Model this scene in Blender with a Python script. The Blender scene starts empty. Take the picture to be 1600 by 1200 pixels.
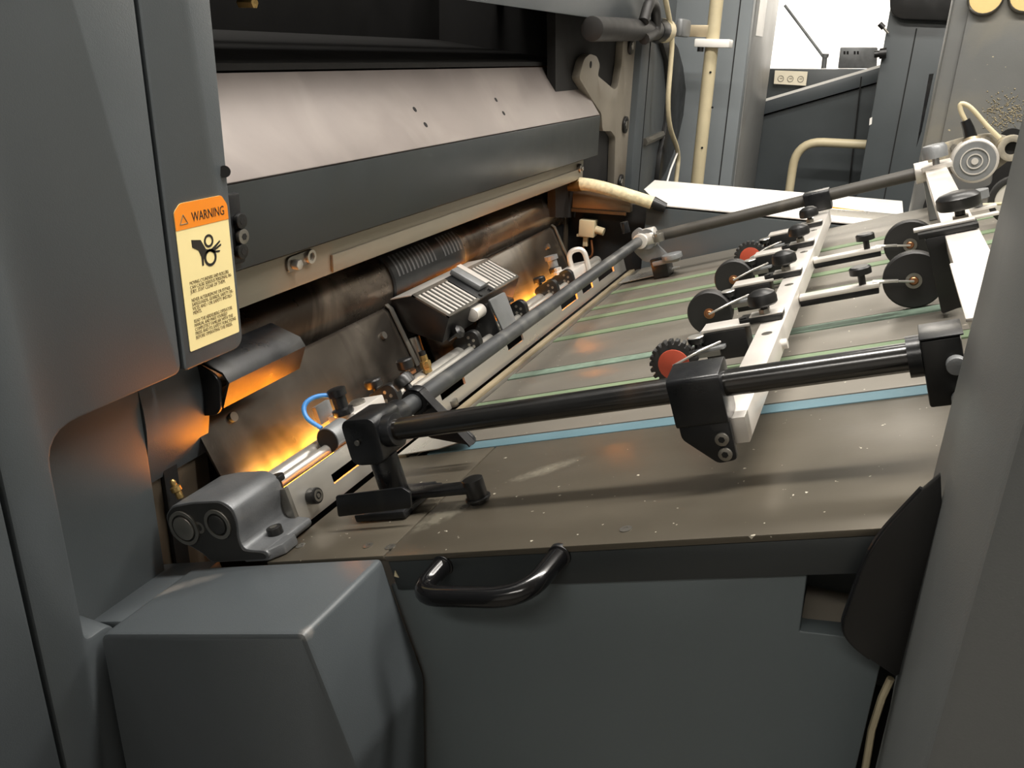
import bpy, bmesh, math, random
from mathutils import Vector, Matrix
random.seed(4)
V = Vector
sc = bpy.context.scene
col = sc.collection
ZO = 0.95                      # height of the feed board's near corner above the floor

# ------------------------------------------------------------------ camera
CP = V((0.3665, -0.5854, 0.4526))
CR = V((0.9208, 0.3891, 0.0280)); CU = V((-0.1685, 0.3320, 0.9281)); CF = V((-0.3519, 0.8593, -0.3712))
FPX = 1307.8
cam = bpy.data.cameras.new('camera'); co = bpy.data.objects.new('camera', cam); col.objects.link(co)
cam.sensor_width = 36.0; cam.lens = FPX / 1600 * 36.0; cam.clip_start = 0.01; cam.clip_end = 100
co.matrix_world = Matrix(((CR.x, CU.x, -CF.x, CP.x), (CR.y, CU.y, -CF.y, CP.y), (CR.z, CU.z, -CF.z, CP.z + ZO), (0, 0, 0, 1)))
sc.camera = co
# ------------------------------------------------------------------ world, lamps, exposure
w = bpy.data.worlds.new('world'); sc.world = w; w.use_nodes = True
w.node_tree.nodes['Background'].inputs[0].default_value = (1.0, 0.95, 0.88, 1)
w.node_tree.nodes['Background'].inputs[1].default_value = 0.05
sc.view_settings.view_transform = 'Standard'; sc.view_settings.look = 'None'
sc.view_settings.gamma = 1.0; sc.view_settings.use_curve_mapping = False
sc.view_settings.exposure = 0.0
def area(name, loc, sx, sy, power, colr=(1.0, 0.95, 0.88), rot=(0, 0, 0)):
    l = bpy.data.lights.new(name, 'AREA'); l.shape = 'RECTANGLE'; l.size = sx; l.size_y = sy
    l.energy = power; l.color = colr
    o = bpy.data.objects.new(name, l); col.objects.link(o); o.location = V(loc) + V((0, 0, ZO)); o.rotation_euler = rot
    return o
# rows of fluorescent fixtures under the hall's ceiling
area('ceiling_fixture_light', (0.5, 0.25, 2.15), 2.6, 0.16, 116)
area('ceiling_fixture_light', (0.9, 1.75, 2.15), 2.6, 0.30, 66)
area('ceiling_fixture_light', (-0.4, -2.2, 2.15), 2.6, 0.30, 64)
area('ceiling_fixture_light', (0.2, 5.6, 2.15), 3.0, 0.30, 260, rot=(math.radians(55), 0, 0))   # wall washer facing the back wall

# ------------------------------------------------------------------ frames and helpers
INC = 0.3284
EX, EY, EZ = V((1, 0, 0)), V((0, 1, 0)), V((0, 0, 1))
EU = V((math.cos(INC), 0, math.sin(INC))); EV = EY; EW = V((-math.sin(INC), 0, math.cos(INC)))
WA = (EX, EY, EZ); BA = (EU, EV, EW)
def B(u, v, w): return EU * u + EV * v + EW * w              # the sloping feed board's own axes
def ray(px, py): return CR * ((px - 800) / FPX) - CU * ((py - 600) / FPX) + CF
def ax(px, py, x): d = ray(px, py); return CP + d * ((x - CP.x) / d.x)      # point on the upright plane x
def ay(px, py, y): d = ray(px, py); return CP + d * ((y - CP.y) / d.y)      # point on the upright plane y
def az(px, py, z): d = ray(px, py); return CP + d * ((z - CP.z) / d.z)
def aw(px, py, w): d = ray(px, py); return CP + d * ((w - CP.dot(EW)) / d.dot(EW))   # on a plane above the board
def au(px, py, u): d = ray(px, py); return CP + d * ((u - CP.dot(EU)) / d.dot(EU))

def fillet(pts, r, seg=5, closed=True):
    out = []; n = len(pts)
    for i, b in enumerate(pts):
        if not closed and i in (0, n - 1): out.append(b); continue
        a, c = pts[i - 1], pts[(i + 1) % n]
        rr = r[i] if isinstance(r, (list, tuple)) else r
        if rr <= 0: out.append(b); continue
        ta = min(rr, (a - b).length * .48); tc = min(rr, (c - b).length * .48)
        p0 = b + (a - b).normalized() * ta; p2 = b + (c - b).normalized() * tc
        for k in range(seg + 1):
            t = k / seg
            out.append(p0 * (1 - t) ** 2 + b * (2 * t * (1 - t)) + p2 * t * t)
    return out

def perp(a):
    a = a.normalized(); h = EZ if abs(a.z) < .9 else EX
    s = a.cross(h).normalized(); return s, a.cross(s).normalized()

class G:
    def __init__(s): s.v = []; s.f = []
    def add(s, vs, fs):
        k = len(s.v); s.v += [V(p) for p in vs]; s.f += [tuple(i + k for i in f) for f in fs]; return s
    def prism(s, poly, vec):
        n = len(poly); vec = V(vec)
        return s.add(list(poly) + [p + vec for p in poly],
                     [tuple(range(n))[::-1], tuple(range(n, 2 * n))] + [(i, (i + 1) % n, (i + 1) % n + n, i + n) for i in range(n)])
    def box(s, c, sz, axes=WA):
        a, b, d = [e * (q / 2) for e, q in zip(axes, sz)]
        c = V(c)
        return s.prism([c - a - b - d, c + a - b - d, c + a + b - d, c - a + b - d], d * 2)
    def bw(s, x0, x1, y0, y1, z0, z1): return s.box(((x0 + x1) / 2, (y0 + y1) / 2, (z0 + z1) / 2), (x1 - x0, y1 - y0, z1 - z0))
    def bb(s, u0, u1, v0, v1, w0, w1): return s.box(B((u0 + u1) / 2, (v0 + v1) / 2, (w0 + w1) / 2), (u1 - u0, v1 - v0, w1 - w0), BA)
    def lathe(s, p, axis, prof, n=28):
        a = axis.normalized(); e, g = perp(a); vs = []; fs = []
        for r, h in prof:
            for k in range(n):
                t = 2 * math.pi * k / n
                vs.append(p + a * h + (e * math.cos(t) + g * math.sin(t)) * max(r, 1e-5))
        m = len(prof)
        for j in range(m - 1):
            for k in range(n):
                q = (k + 1) % n; fs.append((j * n + k, j * n + q, (j + 1) * n + q, (j + 1) * n + k))
        fs.append(tuple(range(n))[::-1]); fs.append(tuple(range((m - 1) * n, m * n)))
        return s.add(vs, fs)
    def cyl(s, p0, p1, r, r1=None, n=24):
        d = V(p1) - V(p0)
        return s.lathe(V(p0), d, [(r, 0), (r if r1 is None else r1, d.length)], n)
    def ring(s, p, axis, ro, ri, h, n=28):
        a = axis.normalized(); e, g = perp(a); vs = []; fs = []
        for r, hh in ((ri, 0), (ro, 0), (ro, h), (ri, h)):
            for k in range(n):
                t = 2 * math.pi * k / n; vs.append(p + a * hh + (e * math.cos(t) + g * math.sin(t)) * r)
        for j in range(4):
            for k in range(n):
                q = (k + 1) % n; jj = (j + 1) % 4
                fs.append((j * n + k, j * n + q, jj * n + q, jj * n + k))
        return s.add(vs, fs)
    def tube(s, path, r, n=14):
        vs = []; fs = []; m = len(path); e = None
        for i, p in enumerate(path):
            t = (path[min(i + 1, m - 1)] - path[max(i - 1, 0)]).normalized()
            if e is None: e, _ = perp(t)
            e = (e - t * e.dot(t)).normalized(); g = t.cross(e)
            rr = r[i] if isinstance(r, (list, tuple)) else r
            for k in range(n):
                a = 2 * math.pi * k / n; vs.append(p + (e * math.cos(a) + g * math.sin(a)) * rr)
        for i in range(m - 1):
            for k in range(n):
                q = (k + 1) % n; fs.append((i * n + k, i * n + q, (i + 1) * n + q, (i + 1) * n + k))
        fs.append(tuple(range(n))[::-1]); fs.append(tuple(range((m - 1) * n, m * n)))
        return s.add(vs, fs)
    def sheet(s, prof, vec, t):
        """a bent sheet of thickness t: profile points swept along vec"""
        n = len(prof); up = []
        for i in range(n):
            d = (prof[min(i + 1, n - 1)] - prof[max(i - 1, 0)]).normalized()
            nn = V(vec).normalized().cross(d).normalized(); up.append(prof[i] + nn * t)
        return s.prism(prof + up[::-1], vec)

def build(name, g, mat, bev=0.0, sharp=38):
    me = bpy.data.meshes.new(name)
    lo = V((min(p.x for p in g.v), min(p.y for p in g.v), min(p.z for p in g.v)))
    hi = V((max(p.x for p in g.v), max(p.y for p in g.v), max(p.z for p in g.v)))
    base = V(((lo.x + hi.x) / 2, (lo.y + hi.y) / 2, lo.z))
    bm = bmesh.new()
    vs = [bm.verts.new(p - base) for p in g.v]
    for f in g.f:
        try: bm.faces.new([vs[i] for i in f])
        except ValueError: pass
    bmesh.ops.recalc_face_normals(bm, faces=bm.faces)
    if bev > 0:
        ed = [e for e in bm.edges if len(e.link_faces) == 2 and e.calc_face_angle(0) > math.radians(32)]
        bmesh.ops.bevel(bm, geom=ed, offset=bev, offset_type='OFFSET', segments=2, profile=.5, affect='EDGES', clamp_overlap=True)
    bm.to_mesh(me); bm.free()
    for p in me.polygons: p.use_smooth = True
    me.set_sharp_from_angle(angle=math.radians(sharp))
    me.materials.append(mat)
    o = bpy.data.objects.new(name, me); col.objects.link(o)
    return o, base + V((0, 0, ZO)), lo, hi

class Thing:
    def __init__(s, name, label, cat, group=None, kind=None):
        s.name, s.label, s.cat, s.group, s.kind = name, label, cat, group, kind; s.p = []
    def part(s, name, g, mat, parent=None, label=None, bev=0.0, sharp=38, kind=None):
        o, base, lo, hi = build(name, g, mat, bev, sharp)
        if label: o['label'] = label
        if kind: o['kind'] = kind
        s.p.append((o, base, lo, hi, parent)); return len(s.p) - 1
    def done(s):
        if len(s.p) == 1:
            r = s.p[0][0]; r.name = s.name; r.data.name = s.name; r.location = s.p[0][1]
        else:
            lo = V([min(q[2][i] for q in s.p) for i in range(3)]); hi = V([max(q[3][i] for q in s.p) for i in range(3)])
            r = bpy.data.objects.new(s.name, None); col.objects.link(r); r.empty_display_size = .02
            r.location = V(((lo.x + hi.x) / 2, (lo.y + hi.y) / 2, lo.z + ZO))
            for o, base, _, _, par in s.p:
                if par is None: o.parent = r; o.location = base - r.location
                else: o.parent = s.p[par][0]; o.location = base - s.p[par][1]
        r['label'] = s.label
        if s.kind: r['kind'] = s.kind
        else: r['category'] = s.cat
        if s.group: r['group'] = s.group
        return r
def single(name, g, mat, label, cat, bev=0.0, group=None, sharp=38):
    t = Thing(name, label, cat, group); t.part(name, g, mat, bev=bev, sharp=sharp); return t.done()

# ------------------------------------------------------------------ materials
def lin(h):
    h = h.lstrip('#'); c = [int(h[i:i + 2], 16) / 255 for i in (0, 2, 4)]
    return [(x / 12.92 if x <= .04045 else ((x + .055) / 1.055) ** 2.4) for x in c]
def mat(name, hexc, rough=.5, metal=0.0, var=.12, scale=8, bump=.0, fleck=0, fleckcol='#cfc8b8', stain=None, stain_amt=.5, stain_scale=6, stretch=None, bscale=None, spec=.5, emit=0):
    m = bpy.data.materials.new(name); m.use_nodes = True
    nt = m.node_tree; N = nt.nodes; L = nt.links; bs = N['Principled BSDF']
    c = lin(hexc)
    bs.inputs['Roughness'].default_value = rough; bs.inputs['Metallic'].default_value = metal
    bs.inputs['Specular IOR Level'].default_value = spec
    tc = N.new('ShaderNodeTexCoord'); mp = N.new('ShaderNodeMapping'); L.new(tc.outputs['Object'], mp.inputs[0])
    if stretch: mp.inputs['Scale'].default_value = stretch
    nz = N.new('ShaderNodeTexNoise'); nz.inputs['Scale'].default_value = scale; nz.inputs['Detail'].default_value = 6; nz.inputs['Roughness'].default_value = .6
    L.new(mp.outputs[0], nz.inputs['Vector'])
    r = N.new('ShaderNodeValToRGB')
    r.color_ramp.elements[0].position = .3; r.color_ramp.elements[1].position = .72
    r.color_ramp.elements[0].color = [x * (1 - var) for x in c] + [1]; r.color_ramp.elements[1].color = [min(1, x * (1 + var)) for x in c] + [1]
    L.new(nz.outputs['Fac'], r.inputs[0]); cur = r.outputs[0]
    def mix(cur, fac, colr):
        x = N.new('ShaderNodeMix'); x.data_type = 'RGBA'; L.new(fac, x.inputs['Factor']); L.new(cur, x.inputs[6]); x.inputs[7].default_value = list(colr) + [1]; return x.outputs[2]
    if stain:
        n2 = N.new('ShaderNodeTexNoise'); n2.inputs['Scale'].default_value = stain_scale; n2.inputs['Detail'].default_value = 8; n2.inputs['Distortion'].default_value = .6
        L.new(mp.outputs[0], n2.inputs['Vector'])
        rr = N.new('ShaderNodeValToRGB'); rr.color_ramp.elements[0].position = .5; rr.color_ramp.elements[1].position = .66
        rr.color_ramp.elements[1].color = (stain_amt,) * 3 + (1,)
        L.new(n2.outputs['Fac'], rr.inputs[0]); cur = mix(cur, rr.outputs[0], lin(stain))
    if fleck:
        n3 = N.new('ShaderNodeTexNoise'); n3.inputs['Scale'].default_value = fleck; n3.inputs['Detail'].default_value = 2
        L.new(tc.outputs['Object'], n3.inputs['Vector'])
        r3 = N.new('ShaderNodeValToRGB'); r3.color_ramp.elements[0].position = .735; r3.color_ramp.elements[1].position = .76
        L.new(n3.outputs['Fac'], r3.inputs[0]); cur = mix(cur, r3.outputs[0], lin(fleckcol))
    L.new(cur, bs.inputs['Base Color'])
    rv = N.new('ShaderNodeMapRange'); rv.inputs[1].default_value = .3; rv.inputs[2].default_value = .7
    rv.inputs[3].default_value = max(.03, rough - .07); rv.inputs[4].default_value = min(1, rough + .07)
    L.new(nz.outputs['Fac'], rv.inputs[0]); L.new(rv.outputs[0], bs.inputs['Roughness'])
    if bump:
        bn = N.new('ShaderNodeTexNoise'); bn.inputs['Scale'].default_value = bscale or 400; bn.inputs['Detail'].default_value = 3
        L.new(mp.outputs[0], bn.inputs['Vector'])
        b = N.new('ShaderNodeBump'); b.inputs['Strength'].default_value = bump; b.inputs['Distance'].default_value = .0006
        L.new(bn.outputs['Fac'], b.inputs['Height']); L.new(b.outputs[0], bs.inputs['Normal'])
    if emit:
        bs.inputs['Emission Color'].default_value = c + [1]; bs.inputs['Emission Strength'].default_value = emit
    return m
M = dict(
    grey=mat('grey_paint', '#484d50', .38, 0, .07, 3, .25, bscale=900, stain='#424646', stain_amt=.25),
    bgrey=mat('blue_grey_cabinet_paint', '#7d8386', .45, 0, .06, 3, .1),
    cabs=mat('worn_pale_cabinet_paint', '#8b8c8b', .4, .1, .1, 4, .1, stain='#74726c', stain_amt=.4),
    railm=mat('grey_rail_metal', '#968f80', .42, .4, .1, 9, .1, stretch=(1, .2, 1), stain='#6d675a', stain_amt=.45),
    cast2=mat('block_cast_iron', '#5f6163', .42, .35, .15, 18, .35, bscale=500, stain='#3f4040', stain_amt=.5, stain_scale=12),
    lpan=mat('teal_grey_paint', '#586062', .45, 0, .06, 3, .2, bscale=900),
    dgrey=mat('dark_grey_paint', '#454a4c', .38, 0, .10, 4, .15, bscale=700),
    hood=mat('hood_paint', '#837b77', .46, .25, .10, 7, .10, bscale=500, stain='#9c948e', stain_amt=.4),
    hoodf=mat('hood_front_paint', '#2e3233', .36, .05, .12, 6, .1, stain='#30322f', stain_amt=.3),
    black=mat('black_plastic', '#141414', .38, 0, .15, 20),
    blackm=mat('black_metal', '#17181a', .32, .2, .25, 30, .15, stain='#3b3a36', stain_amt=.35, stain_scale=18),
    rod=mat('black_oxide_rod', '#121110', .2, .0, .3, 14, stain='#3d2c1c', stain_amt=.8, stain_scale=9, spec=.9),
    drod=mat('dusty_black_rod', '#3b3833', .5, .0, .3, 14, stain='#6b655a', stain_amt=.6, stain_scale=9),
    gloss=mat('gloss_black', '#0e0e0f', .14, 0, .1, 10),
    shaft=mat('worn_grey_shaft', '#3a3c3e', .42, .35, .25, 12, stain='#6f6f6c', stain_amt=.55, stain_scale=16, spec=.7),
    void=mat('void_black', '#0b0a09', .8, 0, .3, 10),  # near-black for holes, seams, gaps and hollow interiors
    alu=mat('brushed_aluminium', '#c9c6bf', .3, .75, .08, 12, .1, stretch=(1, .15, 1), stain='#8e8a82', stain_amt=.4),
    aluw=mat('pale_aluminium_bar', '#d8d3cc', .36, .45, .06, 12, .1, stain='#b0aaa2', stain_amt=.5),
    steel=mat('dull_steel', '#8d8a83', .34, .85, .15, 14, .2, stain='#5c564d', stain_amt=.5),
    cast=mat('cast_iron_grey', '#7d7f80', .45, .35, .15, 18, .35, bscale=500, stain='#4e4f4f', stain_amt=.5, stain_scale=12),
    dcast=mat('dark_cast_face', '#2d2d2c', .5, .3, .2, 18, .2),
    brownm=mat('oil_browned_steel', '#6b6052', .4, .6, .2, 9, .15, stain='#3b332a', stain_amt=.6),
    framem=mat('machined_frame_steel', '#8f887c', .45, .35, .12, 8, .15, stain='#6c6152', stain_amt=.5),
    plate=mat('polished_guide_plate', '#655f58', .22, .85, .25, 7, .06, stretch=(1, 1, .4), stain='#2a2622', stain_amt=.8, stain_scale=8),
    cylm=mat('smeared_cylinder_steel', '#857b70', .26, .8, .25, 8, .08, stain='#241f1a', stain_amt=.85, stain_scale=7),
    sleeve=mat('black_sleeve', '#26282a', .38, .35, .25, 12, .1, stain='#4b4c4b', stain_amt=.4),
    rib=mat('grey_rib', '#6f7072', .4, .4, .2, 30),
    board=mat('feed_board_metal', '#5c564b', .36, .48, .12, 5, .06, stretch=(.35, 1, 1), stain='#4b463c', stain_amt=.6, fleck=130, bscale=300),
    bedge=mat('board_edge', '#5d5a50', .35, .5, .1, 8),
    bplate=mat('board_strip_metal', '#827d74', .42, .45, .12, 6, .05, stretch=(.3, 1, 1), stain='#706c64', stain_amt=.5, fleck=120),
    tan=mat('tan_edge_strip', '#a89a80', .4, .5, .15, 12, stain='#6d624f', stain_amt=.5),
    green=mat('pale_green_belt', '#68795d', .65, 0, .08, 14, .2, stain='#76866b', stain_amt=.5),
    dgreen=mat('woven_green_belt', '#66786a', .7, 0, .25, 60, .5, bscale=600),
    blue=mat('blue_grey_belt', '#4b666f', .6, 0, .07, 12, .15),
    wheel=mat('black_rubber', '#1b1a19', .55, 0, .15, 20, .1),
    red=mat('red_wheel_core', '#a8452f', .5, 0, .1, 20),
    copper=mat('copper_hub', '#9a6a48', .35, .7, .15, 30),
    brass=mat('brass', '#b79a62', .3, .85, .15, 30),
    white=mat('white_enamel', '#e9e6e0', .4, 0, .03, 10),
    cream=mat('cream_paint', '#c2b696', .42, 0, .08, 10, stain='#a99a74', stain_amt=.35),
    beige=mat('beige_cable', '#cbbf9f', .6, 0, .1, 30),
    hosem=mat('braided_hose', '#d6caa6', .6, 0, .25, 90, .8, bscale=260),
    bluehose=mat('blue_hose', '#3f7fc0', .35, 0, .06, 10),
    orange=mat('sticker_orange', '#ef8a1d', .45, 0, .03, 20),
    yellow=mat('sticker_cream', '#f6e4a6', .45, 0, .03, 20),
    ink=mat('sticker_ink', '#231f1a', .6, 0, .05, 20),
    ink2=mat('sticker_text_ink', '#7b6c4c', .6, 0, .05, 20),
    dust=mat('dust_crusted_metal', '#8b8578', .7, .2, .3, 40, .8, bscale=220, stain='#b9ab8a', stain_amt=.6, stain_scale=40),
    ncol=mat('grey_column_paint', '#606261', .42, 0, .07, 3, .2, bscale=900),
    dustc=mat('caked_dust', '#94896f', .9, 0, .25, 60),
    colm=mat('dusty_grey_column', '#5f605e', .5, 0, .1, 5, .2, stain='#7b7565', stain_amt=.45, stain_scale=5, fleck=70, fleckcol='#b8ab8a'),
    wall=mat('white_wall', '#f2f0ec', .8, 0, .02, 3),
    ceil=mat('ceiling_white', '#dedbd4', .9, 0, .03, 3),
    floor=mat('grey_floor', '#6d6962', .6, 0, .12, 3),
    dial=mat('dial_face', '#efe6cf', .4, 0, .03, 20),
    lever=mat('yellow_dial_face', '#e3c486', .45, 0, .06, 30),
)

def add_smear(m, centre, ext, hexc, scale=60, amt=.8):
    """a chalky scuff of its own shape on the surface, around a point in the part's own coordinates"""
    nt = m.node_tree; N = nt.nodes; L = nt.links; bs = N['Principled BSDF']
    src = bs.inputs['Base Color'].links[0].from_socket
    tc = N.new('ShaderNodeTexCoord'); mp = N.new('ShaderNodeMapping'); mp.vector_type = 'TEXTURE'
    mp.inputs['Location'].default_value = centre; mp.inputs['Scale'].default_value = ext[:3]; mp.inputs['Rotation'].default_value = (0, 0, ext[3])
    L.new(tc.outputs['Object'], mp.inputs[0])
    gr = N.new('ShaderNodeTexGradient'); gr.gradient_type = 'SPHERICAL'; L.new(mp.outputs[0], gr.inputs[0])
    nz = N.new('ShaderNodeTexNoise'); nz.inputs['Scale'].default_value = scale; nz.inputs['Detail'].default_value = 7; L.new(tc.outputs['Object'], nz.inputs['Vector'])
    ml = N.new('ShaderNodeMath'); ml.operation = 'MULTIPLY'; L.new(gr.outputs['Fac'], ml.inputs[0]); L.new(nz.outputs['Fac'], ml.inputs[1])
    rr = N.new('ShaderNodeValToRGB'); rr.color_ramp.elements[0].position = .16; rr.color_ramp.elements[1].position = .42; rr.color_ramp.elements[1].color = (amt,) * 3 + (1,)
    L.new(ml.outputs[0], rr.inputs[0])
    x = N.new('ShaderNodeMix'); x.data_type = 'RGBA'; L.new(rr.outputs[0], x.inputs['Factor']); L.new(src, x.inputs[6]); x.inputs[7].default_value = lin(hexc) + [1]
    L.new(x.outputs[2], bs.inputs['Base Color'])
def scuff(t, idx, world_pts, hexc, amt=.8):
    o, base = t.p[idx][0], t.p[idx][1]
    m = o.data.materials[0].copy(); o.data.materials[0] = m
    for p, ext, sc_ in world_pts: add_smear(m, p + V((0, 0, ZO)) - base, ext, hexc, sc_, amt)

# ------------------------------------------------------------------ the hall
def struct(name, g, m, label):
    t = Thing(name, label, '', kind='structure'); t.part(name, g, m); return t.done()
struct('floor', G().bw(-6, 7, -5, 8, -1.05, -.95), M['floor'], 'grey hall floor under the press')
struct('wall_back', G().bw(-6, 7, 7.5, 7.7, -.95, 2.4), M['wall'], 'bright white wall at the back of the hall')
struct('wall_left', G().bw(-6.2, -6, -5, 8, -.95, 2.4), M['wall'], 'white wall at the left end of the hall')
struct('wall_right', G().bw(7, 7.2, -5, 8, -.95, 2.4), M['wall'], 'white wall at the right end of the hall')
struct('wall_front', G().bw(-6, 7, -5.2, -5, -.95, 2.4), M['wall'], 'white wall behind the viewer')
struct('ceiling', G().bw(-6.2, 7.2, -5.2, 8, 2.4, 2.5), M['ceil'], 'pale ceiling of the hall')

# ------------------------------------------------------------------ printing unit: near side guard
XP = -.25
def yz(pts, x=XP): return [V((x, a, b)) for a, b in pts]
single('side_door', G().prism(yz([(-1.2, -.93), (-.186, -.93), (-.186, 1.25), (-1.2, 1.25)]), (-.05, 0, 0)), M['grey'],
       'dark grey flat door panel at the lower left edge', 'panel', .004)
pl = fillet(yz([(-.182, 1.25), (.0262, 1.25), (.0262, .134), (-.1365, .134), (-.1365, -.085), (-.1, -.085), (-.1, -.93), (-.182, -.93)]),
            [0, 0, .012, .035, .008, .03, 0, 0], 6)
single('corner_guard', G().prism(pl, (-.05, 0, 0)), M['grey'], 'tall grey guard panel with rounded cut-out left of the warning sticker', 'panel', .004)
st = Thing('frame_strip', 'narrow grey upright strip carrying the warning sticker', 'panel')
pl = fillet(yz([(.0292, 1.25), (.121, 1.25), (.121, .134), (.0292, .134)]), [0, 0, .016, .006], 6)
st.part('strip', G().prism(pl, (-.05, 0, 0)), M['grey'], bev=.003)
st.part('plug', G().cyl(ax(351, 268, -.252), ax(351, 268, -.247), .006), M['black'], label='small black plug on the strip edge')
st.done()
# warning sticker
y0, y1, z0, z1 = .0545, .1185, .146, .3030
pTL, pTR, pBR, pBL = ax(270, 320, XP), ax(353, 303, XP), ax(372, 521, XP), ax(295, 548, XP)
y0 = (pTL.y + pBL.y) / 2; y1 = min(.1175, (pTR.y + pBR.y) / 2); z1 = (pTL.z + pTR.z) / 2; z0 = (pBL.z + pBR.z) / 2
SW, SH = y1 - y0, z1 - z0
def S(a, b, d=0): return V((XP + .0004 + d, y0 + a * SW, z0 + b * SH))
stk = Thing('warning_sticker', 'orange and cream WARNING sticker with hand and rollers picture', 'sticker')
pl = fillet([S(0, 0), S(1, 0), S(1, .93), S(.9, 1), S(.12, 1), S(0, .95)], [.002, .002, .003, .003, .003, .003])
stk.part('backing', G().prism(pl, (.0006, 0, 0)), M['yellow'])
hd = stk.part('header', G().prism(fillet([S(0, .83, .0006), S(1, .83, .0006), S(1, .93, .0006), S(.9, 1, .0006), S(.12, 1, .0006), S(0, .95, .0006)], [0, 0, .003, .003, .003, .003]), (.0004, 0, 0)), M['orange'], label='orange header band')
def text_geo(txt, size, a, b, d, width=None):
    cu = bpy.data.curves.new('txt', 'FONT'); cu.body = txt; cu.size = size; cu.extrude = .0001; cu.resolution_u = 2
    o = bpy.data.objects.new('txt', cu); col.objects.link(o)
    bpy.context.view_layer.update()
    me = bpy.data.meshes.new_from_object(o.evaluated_get(bpy.context.evaluated_depsgraph_get()))
    w0 = max(v.co.x for v in me.vertices)
    sx = (width / w0) if width else 1
    p = S(a, b, d); g = G()
    g.add([p + EY * (v.co.x * sx) + EZ * v.co.y + EX * v.co.z for v in me.vertices], [tuple(f.vertices) for f in me.polygons])
    bpy.data.objects.remove(o); bpy.data.curves.remove(cu); bpy.data.meshes.remove(me)
    return g
stk.part('lettering', text_geo('WARNING', .0135, .30, .868, .0012, SW * .62), M['ink'], hd)
tri = G(); t0 = .08
for a, b, c, d in (((t0), .865, t0 + .14, .865), (t0 + .14, .865, t0 + .07, .925), (t0 + .07, .925, t0, .865)):
    p, q = S(a, b, .0011), S(c, d, .0011); tri.cyl(p, q, .0005, n=6)
stk.part('triangle', tri, M['ink2'], hd)
stk.part('roller_symbol', G().ring(S(.57, .715, .0007), EX, .0068, .0044, .0003).ring(S(.57, .60, .0007), EX, .0090, .0062, .0003), M['ink'])
hand = G().prism([S(a, b, .0007) for a, b in [(.25, .75), (.42, .735), (.46, .70), (.50, .665), (.57, .655), (.62, .66), (.78, .70), (.79, .69), (.68, .655), (.80, .675), (.80, .662), (.67, .638), (.77, .632), (.76, .62), (.64, .625), (.57, .645), (.49, .635), (.44, .60), (.43, .56), (.40, .56), (.40, .62), (.36, .67), (.25, .70)]], (.0003, 0, 0))
stk.part('hand_symbol', hand, M['ink'])
lines = ['MOVING CYLINDERS AND ROLLERS', 'CAN CAUSE SERIOUS PERSONAL IN-', 'JURY. STAY CLEAR OF THEM.', '', 'NEVER ALTER/REMOVE OR BYPASS', 'SAFEGUARDS, GUARDS, SAFETY DE-', 'VICES AND / OR SAFETY INSTRU-', 'MENTS.', '', 'READ THE HEIDELBERG OPERATOR', 'MANUAL AND MAKE YOURSELF', 'COMPLETELY FAMILIAR WITH THE', 'PRESS AND ITS SAFETY FUNCTIONS', 'BEFORE OPERATING THE PRESS.']
for i, t in enumerate(lines):
    if t: stk.part('text_line', text_geo(t, .0052, .13, .455 - i * .0295, .0008, SW * .82 * min(1, len(t) / 30)), M['ink2'])
stk.done()

# recess behind the guard: back wall, bulged plate, browned plate
single('recess_wall', G().bw(-.36, -.2905, -.5, .004, -.5, .30), M['dgrey'], 'smooth dark grey wall inside the rounded cut-out', 'panel', .002)
bp = G()
prof = [V((-.302 + .014 * math.sin(math.pi * k / 14), .0045, .0 + .155 * k / 14)) for k in range(15)]
bp.sheet(prof, (0, .0935, 0), -.004)
single('bulged_plate', bp, M['grey'], 'curved grey plate lit orange above the bearing block', 'plate', 0)
single('browned_plate', G().prism([V((-.306, .0045, -.2)), V((-.306, .104, -.2)), V((-.306, .104, .0)), V((-.306, .0045, .0))], (-.012, 0, 0)), M['brownm'], 'flat browned steel plate behind the bearing block', 'plate', .001)
single('recess_shelf', G().bb(-.40, -.238, -.098, .02, -.045, -.004), M['grey'], 'scuffed grey ledge at the foot of the cut-out', 'ledge', .003)

# ------------------------------------------------------------------ printing unit: hood, rail, dark throat
hd = Thing('hood_cover', 'long folded grey hood with pale sloping top across the press', 'cover')
def xz(pts, y): return [V((a, y, b)) for a, b in pts]
hd.part('sloping_top', G().prism(xz([(-.27, .3095), (-.347, .418), (-.36, .410), (-.282, .300)], .09), (0, 1.395, 0)), M['hood'], bev=.0015)
hd.part('front_face', G().prism(xz([(-.268, .213), (-.268, .3085), (-.283, .300), (-.283, .213)], .09), (0, 1.395, 0)), M['hoodf'], bev=.002)
for px, py in ((648, 171), (665, 195), (775, 156), (787, 177)):
    n = V((.816, 0, .578)); d = ray(px, py); p0 = V((-.27, 0, .3095)); p = CP + d * ((p0 - CP).dot(n) / d.dot(n))
    hd.part('hole', G().cyl(p - n * .002, p + n * .0004, .0045, n=14), M['void'], label='small dark screw hole')
hd.done()
bl = Thing('hood_hinge_block', 'dark block with three socket screws beside the sticker', 'bracket')
bl.part('block', G().bw(-.30, -.262, .10, .152, .222, .30), M['blackm'], bev=.003)
for px, py in ((372, 345), (375, 369), (374, 392)):
    p = ax(px, py, -.262); s = bl.part('screw', G().cyl(p, p + EX * .006, .0085), M['steel'] if py == 369 else M['black'], bev=.001)
    bl.part('socket', G().cyl(p + EX * .0055, p + EX * .0065, .004, n=6), M['void'], s)
bl.done()
rl = Thing('front_rail', 'dull steel rail running under the hood', 'rail')
rl.part('bar', G().bw(-.305, -.29, .09, 1.44, .160, .205), M['railm'], bev=.001)
rl.part('cover_strip', G().prism([V((-.289, .352, .163)), V((-.289, 1.40, .163)), V((-.289, 1.40, .187)), V((-.289, .352, .187))], (.004, 0, 0)), M['railm'], bev=.0008)
p = ax(455, 412, -.29)
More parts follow.
